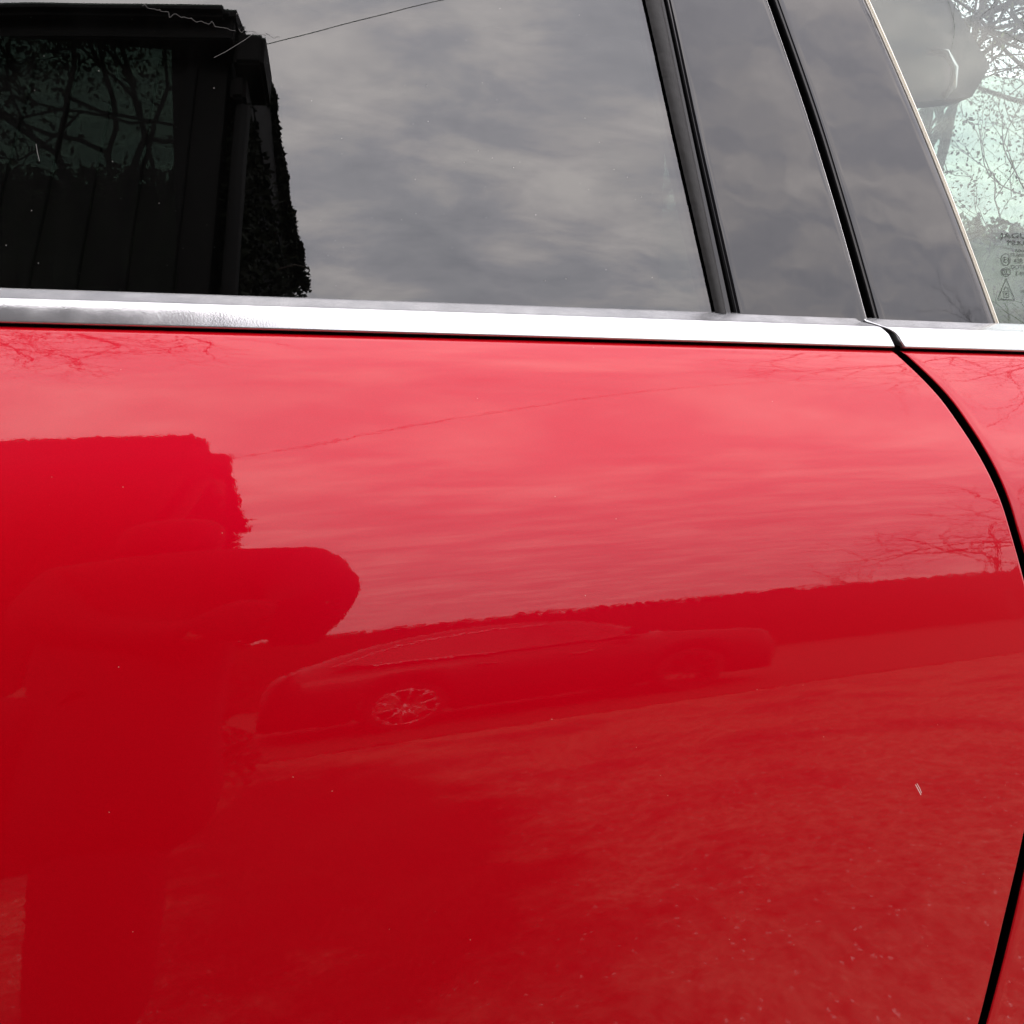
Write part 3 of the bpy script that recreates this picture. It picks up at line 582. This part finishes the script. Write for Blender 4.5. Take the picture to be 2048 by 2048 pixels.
bough_tree('overhanging_tree', 'bare tree with boughs hanging over the front of the car', (-5.0, 6.0, 0), (-4.2, 4.6, 5.0), [(-3.4, -1.3, 8.0), (-2.6, -1.9, 8.6), (-1.8, -1.7, 9.0), (-1.0, -1.5, 9.2), (-2.2, -0.9, 8.5)], 21)
bough_tree('overhanging_tree', 'bare tree with boughs hanging over the rear of the car', (9.5, 5.5, 0), (8.6, 4.4, 5.0), [(5.2, -1.5, 7.4), (4.4, -1.0, 8.0), (6.2, -1.6, 7.0)], 22)
# across the yard, mirrored in the door
tree('bare_tree', 'bushy bare tree rising from the hedge beside the shut line', (15.6, -14.6, 0), 7.6, (-0.16, 0), 6, 31, 0, rd=0.12, up=0.05, spread=0.5, trunk=1.6)
tree('bare_tree', 'tall bare tree mirrored behind the door shut line', (19.5, -15.0, 0), 12.0, (-0.2, 0), 5, 32, 0, rd=0.16, up=0.06, spread=0.5)
tree('bare_tree', 'tall bare tree mirrored in the quarter glass and quarter panel', (15.5, -8.2, 0), 10.5, (-0.10, 0.02), 6, 33, 0, rd=0.10, up=0.06, spread=0.5, trunk=3.0)
def hedge(name, label, x0, x1, y, h, dep, n_, seed, mat='hedge'):
    rng = np.random.default_rng(seed); root = tag(empty(name, ((x0+x1)/2, y, 0)), label, 'hedge'); inv = Matrix.Translation((-(x0+x1)/2, -y, 0))
    xs = np.linspace(x0, x1, 260); top = np.array([h+0.018*(xv-x0)*0+0.10*mnoise.noise((xv*0.9, seed, 0))+0.06*mnoise.noise((xv*3, seed, 5)) for xv in xs])
    prof = [(-dep/2, 0), (-dep/2, 0.5), (-dep/2, 0.93), (-dep/4, 1), (dep/4, 1), (dep/2, 0.93), (dep/2, 0.5), (dep/2, 0)]
    P = np.array([[(xs[i]+0.05*mnoise.noise((xs[i]*4, k, 2)), y+a+0.12*mnoise.noise((xs[i]*2, k, 1)), b_*top[i]*0.97) for a, b_ in prof] for i, _ in enumerate(xs)])
    o = grid('foliage_mass', P, mat, root); o.matrix_parent_inverse = inv
    c = np.stack([rng.uniform(x0, x1, n_), y+rng.uniform(-dep/2-0.05, dep/2+0.05, n_), np.zeros(n_)], 1); hh = np.interp(c[:, 0], xs, top); c[:, 2] = hh*np.where(rng.uniform(size=n_) < 0.5, rng.uniform(0.94, 1.035, n_), rng.uniform(0, 1, n_))
    V, q = leaves(c, 0.06, rng); o = mesh('foliage', V, q, mat, root, smooth=False); o.matrix_parent_inverse = inv; return root
hedge('clipped_hedge', 'long dark clipped hedge mirrored across the middle of the red door', -6, 34, -16.0, 2.5, 1.2, 26000, 5)
hedge('shrub_row', 'low green shrubs beyond the far side of the car', -8, 16, 12.0, 3.1, 1.6, 30000, 6, 'leaf')

# ------------------------------------------------------------------ dark car parked across the yard (mirrored in the door)
pc = tag(empty('parked_car', (2.05, -6.85, 0)), 'dark fastback car parked across the yard, mirrored in the red door', 'car')
X0, X1 = -2.1, 2.1
up_ = [(-2.1, .62), (-2.06, .86), (-1.98, .98), (-1.75, 1.10), (-1.45, 1.24), (-1.05, 1.37), (-.55, 1.44), (-.1, 1.44), (.3, 1.39), (.65, 1.26), (1.0, 1.06), (1.2, 1.0), (1.55, .95), (1.85, .88), (2.02, .78), (2.1, .62)]
def rowat(x):
    return np.interp(x, [p[0] for p in up_], [p[1] for p in up_])
xs = np.linspace(-2.1, 2.1, 90); rows = []
for x in xs:
    zt = rowat(x); sh = min(zt, 0.90+0.02*math.cos(x)); endt = max(0, 1-((abs(x)-1.75)/0.4)**2) if abs(x) > 1.75 else 1.0
    hw = 0.80+0.06*math.sqrt(max(0.05, endt)); hw *= 0.75+0.25*math.sqrt(max(0, endt))
    wx = [(-1.05, .36), (1.25, .36)]; zlow = 0.20
    for cx, rr in wx:
        if abs(x-cx) < rr: zlow = max(zlow, 0.32+math.sqrt(rr*rr-(x-cx)**2))
    ti = hw*0.68 if zt > 1.05 else hw*0.9
    sec = [(0, zlow), (hw*0.96, zlow), (hw, max(zlow+.005, .45)), (hw+.01, max(zlow+.01, .62)), (hw*0.985, max(zlow+.015, sh-.05)), (hw*0.95, max(sh, zlow+.02)), ((hw*.95+ti)/2, max(zlow+.03, (sh+zt)/2)), (ti, max(zlow+.035, zt-.03)), (ti*.6, max(zlow+.04, zt)), (0, max(zlow+.045, zt+.01))]
    rows.append([(x, y, z) for y, z in sec]+[(x, -y, z) for y, z in sec[::-1]])
grid('body', np.array(rows), 'carpaint', pc)
def side_y(x, z): return 0.86+0.012-max(0, z-0.90)/0.5*0.26
wl = [(-1.62, 1.03), (-1.2, 1.22), (-.9, 1.29), (-.4, 1.345), (.05, 1.34), (.4, 1.28), (.85, 1.05), (.8, 1.0), (-.4, .98), (-1.3, .995)]
mb = MB(); mb.add([(x, side_y(x, z)+0.004, z) for x, z in wl]+[(x, side_y(x, z)-0.02, z) for x, z in wl], [tuple(range(len(wl))), tuple(range(len(wl), 2*len(wl)))[::-1]]+[(i, (i+1) % len(wl), len(wl)+(i+1) % len(wl), len(wl)+i) for i in range(len(wl))])
sw = mb.build('side_window', 'cglass', pc, smooth=False)
tube('window_surround', [(x, side_y(x, z)+0.008, z) for x, z in [wl[-2], wl[-1], wl[0]]+wl[1:5]], 0.013, 'alloy', sw, 6)
for cx in (-1.05, 1.25):
    for s in (1, -1):
        wr = bpy.data.objects.new('wheel', bpy.data.meshes.new('wheel')); COL.objects.link(wr); wr.parent = pc
        b = bmesh.new(); n_ = 32
        prof = [(0.20, -0.10), (0.30, -0.11), (0.325, -0.08), (0.325, 0.08), (0.30, 0.11), (0.245, 0.105), (0.24, 0.06), (0.20, 0.0)]
        ring = [[b.verts.new((cx+r*math.cos(2*math.pi*k/n_), s*0.76+s*a, 0.325+r*math.sin(2*math.pi*k/n_))) for r, a in prof] for k in range(n_)]
        for k in range(n_):
            for j in range(len(prof)-1): b.faces.new((ring[k][j], ring[k][j+1], ring[(k+1) % n_][j+1], ring[(k+1) % n_][j]))
        b.to_mesh(wr.data); b.free(); wr.data.materials.append(M['tyre'])
        mb = MB(); yo = s*0.855
        mb.tube([(cx+0.236*math.cos(a), yo, 0.325+0.236*math.sin(a)) for a in np.linspace(0, 2*math.pi, 33)], 0.014, 6)
        for j in range(10):
            a = 2*math.pi*j/10+0.2; mb.tube([(cx+0.04*math.cos(a), yo+0.01*s, 0.325+0.04*math.sin(a)), (cx+0.15*math.cos(a), yo-0.005*s, 0.325+0.15*math.sin(a)), (cx+0.235*math.cos(a), yo, 0.325+0.235*math.sin(a))], [0.018, 0.014, 0.022], 6)
        mb.tube([(cx, yo-0.05*s, 0.325), (cx, yo+0.015*s, 0.325)], [0.055, 0.045], 14); mb.build('rim', 'alloy' if cx < 0 else 'tyre', wr)
for s in (1, -1):
    box('headlight', (1.72, s*0.66-0.10, 0.74), (1.99, s*0.66+0.10, 0.84), 'lamp', pc, 0.03); box('door_mirror', (0.62, s*0.98-0.09, 1.0), (0.80, s*0.98+0.09, 1.12), 'carpaint', pc, 0.03)
    box('door_handle', (-0.55, s*0.875-0.012, 0.80), (-0.37, s*0.875+0.018, 0.825), 'alloy', pc, 0.005); box('door_handle', (0.20, s*0.875-0.012, 0.80), (0.38, s*0.875+0.018, 0.825), 'alloy', pc, 0.005)
box('front_grille', (2.05, -0.4, 0.42), (2.12, 0.4, 0.60), 'cglass', pc, 0.02)

# ------------------------------------------------------------------ the photographer (mirrored as a dark figure) and the phone
person = tag(empty('person', (-0.30, -1.2, 0)), 'person in a long dark coat holding up a phone, mirrored in the door', 'person')
PINV = Matrix.Translation((0.30, 1.2, 0))
def skin(name, verts, edges, mat, parent, sub=2, root=0):
    me = bpy.data.meshes.new(name); me.from_pydata([v[:3] for v in verts], edges, []); o = link(name, me, mat, parent); 
    md = o.modifiers.new('s', 'SKIN'); md.use_smooth_shade = True; lay = me.skin_vertices[0].data
    for k, v in enumerate(verts): lay[k].radius = (v[3], v[4] if len(v) > 4 else v[3])
    lay[root].use_root = True
    o.modifiers.new('d', 'SUBSURF').levels = sub; o.modifiers['d'].render_levels = sub; o.matrix_parent_inverse = PINV; return o
bodyv = [(-0.28, -1.12, 0.95, .07, .09), (-0.24, -1.13, 1.2, .10, .13), (-0.22, -1.11, 1.42, .09, .14), (-0.24, -1.09, 1.53, .05), (-0.262, -1.06, 1.6, .062), (-0.265, -1.035, 1.68, .085), (-0.268, -1.05, 1.765, .06),
         (-0.02, -1.09, 1.445, .06), (0.05, -0.99, 1.12, .032), (0.036, -0.93, 1.06, .03), (0.035, -0.875, 1.055, .026, .036),
         (-0.41, -1.09, 1.44, .06), (-0.39, -0.98, 1.15, .032), (-0.16, -0.92, 1.02, .03), (-0.09, -0.87, 1.02, .026, .036),
         (-0.25, -1.03, 0.88, .055), (-0.255, -0.94, 0.5, .06), (-0.255, -0.97, 0.1, .045), (-0.255, -0.88, 0.045, .038), (-0.40, -1.05, 0.88, .055), (-0.55, -0.98, 0.5, .06), (-0.565, -1, 0.1, .045), (-0.57, -0.91, 0.045, .038)]
bodye = [(0, 1), (1, 2), (2, 3), (3, 4), (4, 5), (5, 6), (2, 7), (7, 8), (8, 9), (9, 10), (2, 11), (11, 12), (12, 13), (13, 14), (0, 15), (15, 16), (16, 17), (17, 18), (0, 19), (19, 20), (20, 21), (21, 22)]
body = skin('body', bodyv, bodye, 'skin', person)
coat = skin('coat', [(-0.27, -1.12, 0.95, .17, .20), (-0.24, -1.13, 1.2, .155, .185), (-0.22, -1.11, 1.4, .13, .19), (-0.21, -1.09, 1.5, .08), (-0.01, -1.09, 1.435, .09), (0.045, -1.01, 1.18, .092), (0.015, -0.95, 1.03, .098), (0.03, -0.94, 1.045, .062), (0.034, -0.89, 1.05, .05),
                     (-0.42, -1.09, 1.43, .09), (-0.39, -0.99, 1.15, .08), (-0.28, -0.99, 1.06, .075), (-0.12, -0.9, 1.02, .05), (-0.25, -1.05, 0.68, .185, .21), (-0.24, -1, 0.44, .175, .20)],
            [(0, 1), (1, 2), (2, 3), (2, 4), (4, 5), (5, 6), (6, 7), (7, 8), (2, 9), (9, 10), (10, 11), (11, 12), (0, 13), (13, 14)], 'cloth', person)
skin('trousers', [(-0.3, -1.11, 0.9, .12), (-0.25, -1.03, 0.8, .12), (-0.25, -0.95, 0.46, .108), (-0.255, -0.95, 0.06, .105), (-0.46, -1.04, 0.8, .12), (-0.55, -0.97, 0.46, .105), (-0.565, -0.98, 0.06, .098)], [(0, 1), (1, 2), (2, 3), (0, 4), (4, 5), (5, 6)], 'trouser', person)
skin('glove', [(.034, -.905, 1.05, .045), (.036, -.868, 1.05, .05)], [(0, 1)], 'trouser', person, 2); skin('glove', [(-.135, -.905, 1.02, .045), (-.085, -.872, 1.03, .055), (-.045, -.868, 1.035, .05), (-.085, -.89, 1.085, .055), (-.045, -.89, 1.135, .05), (-.045, -.885, .985, .05)], [(0, 1), (1, 2), (1, 3), (3, 4), (2, 5)], 'trouser', person, 2)
skin('hood', [(-.24, -1.12, 1.50, .10), (-.262, -1.075, 1.64, .115), (-.266, -1.065, 1.72, .11), (-.266, -1.05, 1.78, .075)], [(0, 1), (1, 2), (2, 3)], 'cloth', person)
for x_ in (-.255, -.57): box('shoe', (x_-0.045, -1.04, 0.0), (x_+0.045, -0.79, 0.085), 'cloth', person, 0.03).matrix_parent_inverse = PINV
# fingers: short skinned chains round the phone's edges
PHC = np.array([0.018, -0.812, 1.035])
def finger(pts, rr): 
    o = skin('finger', [(*p, rr*(1-0.06*k)) for k, p in enumerate(pts)], [(k, k+1) for k in range(len(pts)-1)], 'trouser', person, 1); return o
for k in range(4):
    z = 1.085-0.022*k; finger([(.045, -.868, z-.012), (.072, -.850, z), (.078, -.822, z+.002), (.060, -.817, z+.002)], .0085)
    z = 1.050-0.022*k; finger([(-.075, -.868, z-.012), (-.038, -.850, z), (-.034, -.822, z+.001), (-.024, -.817, z+.001)], .0085)
finger([(.03, -.872, 1.02), (.045, -.846, 1.0), (.03, -.838, .985)], .010); finger([(-.07, -.870, 1.0), (-.03, -.846, .985), (-.012, -.838, .97)], .010)
ph = tag(box('mobile_phone', (-0.037, -0.004, -0.076), (0.037, 0.004, 0.076), 'phone', None, 0.0035), 'black mobile phone held upright by the person in the coat', 'phone')
ph.rotation_euler = (R(-8), 0, R(-12))
ph.location = Vector(CAM)-ph.rotation_euler.to_matrix() @ Vector((-0.018, 0.0105, 0.052))      # the lens looks out of the bump
lb = box('camera_bump', (-0.033, 0.004, 0.034), (-0.003, 0.006, 0.070), 'phone', ph, 0.001)
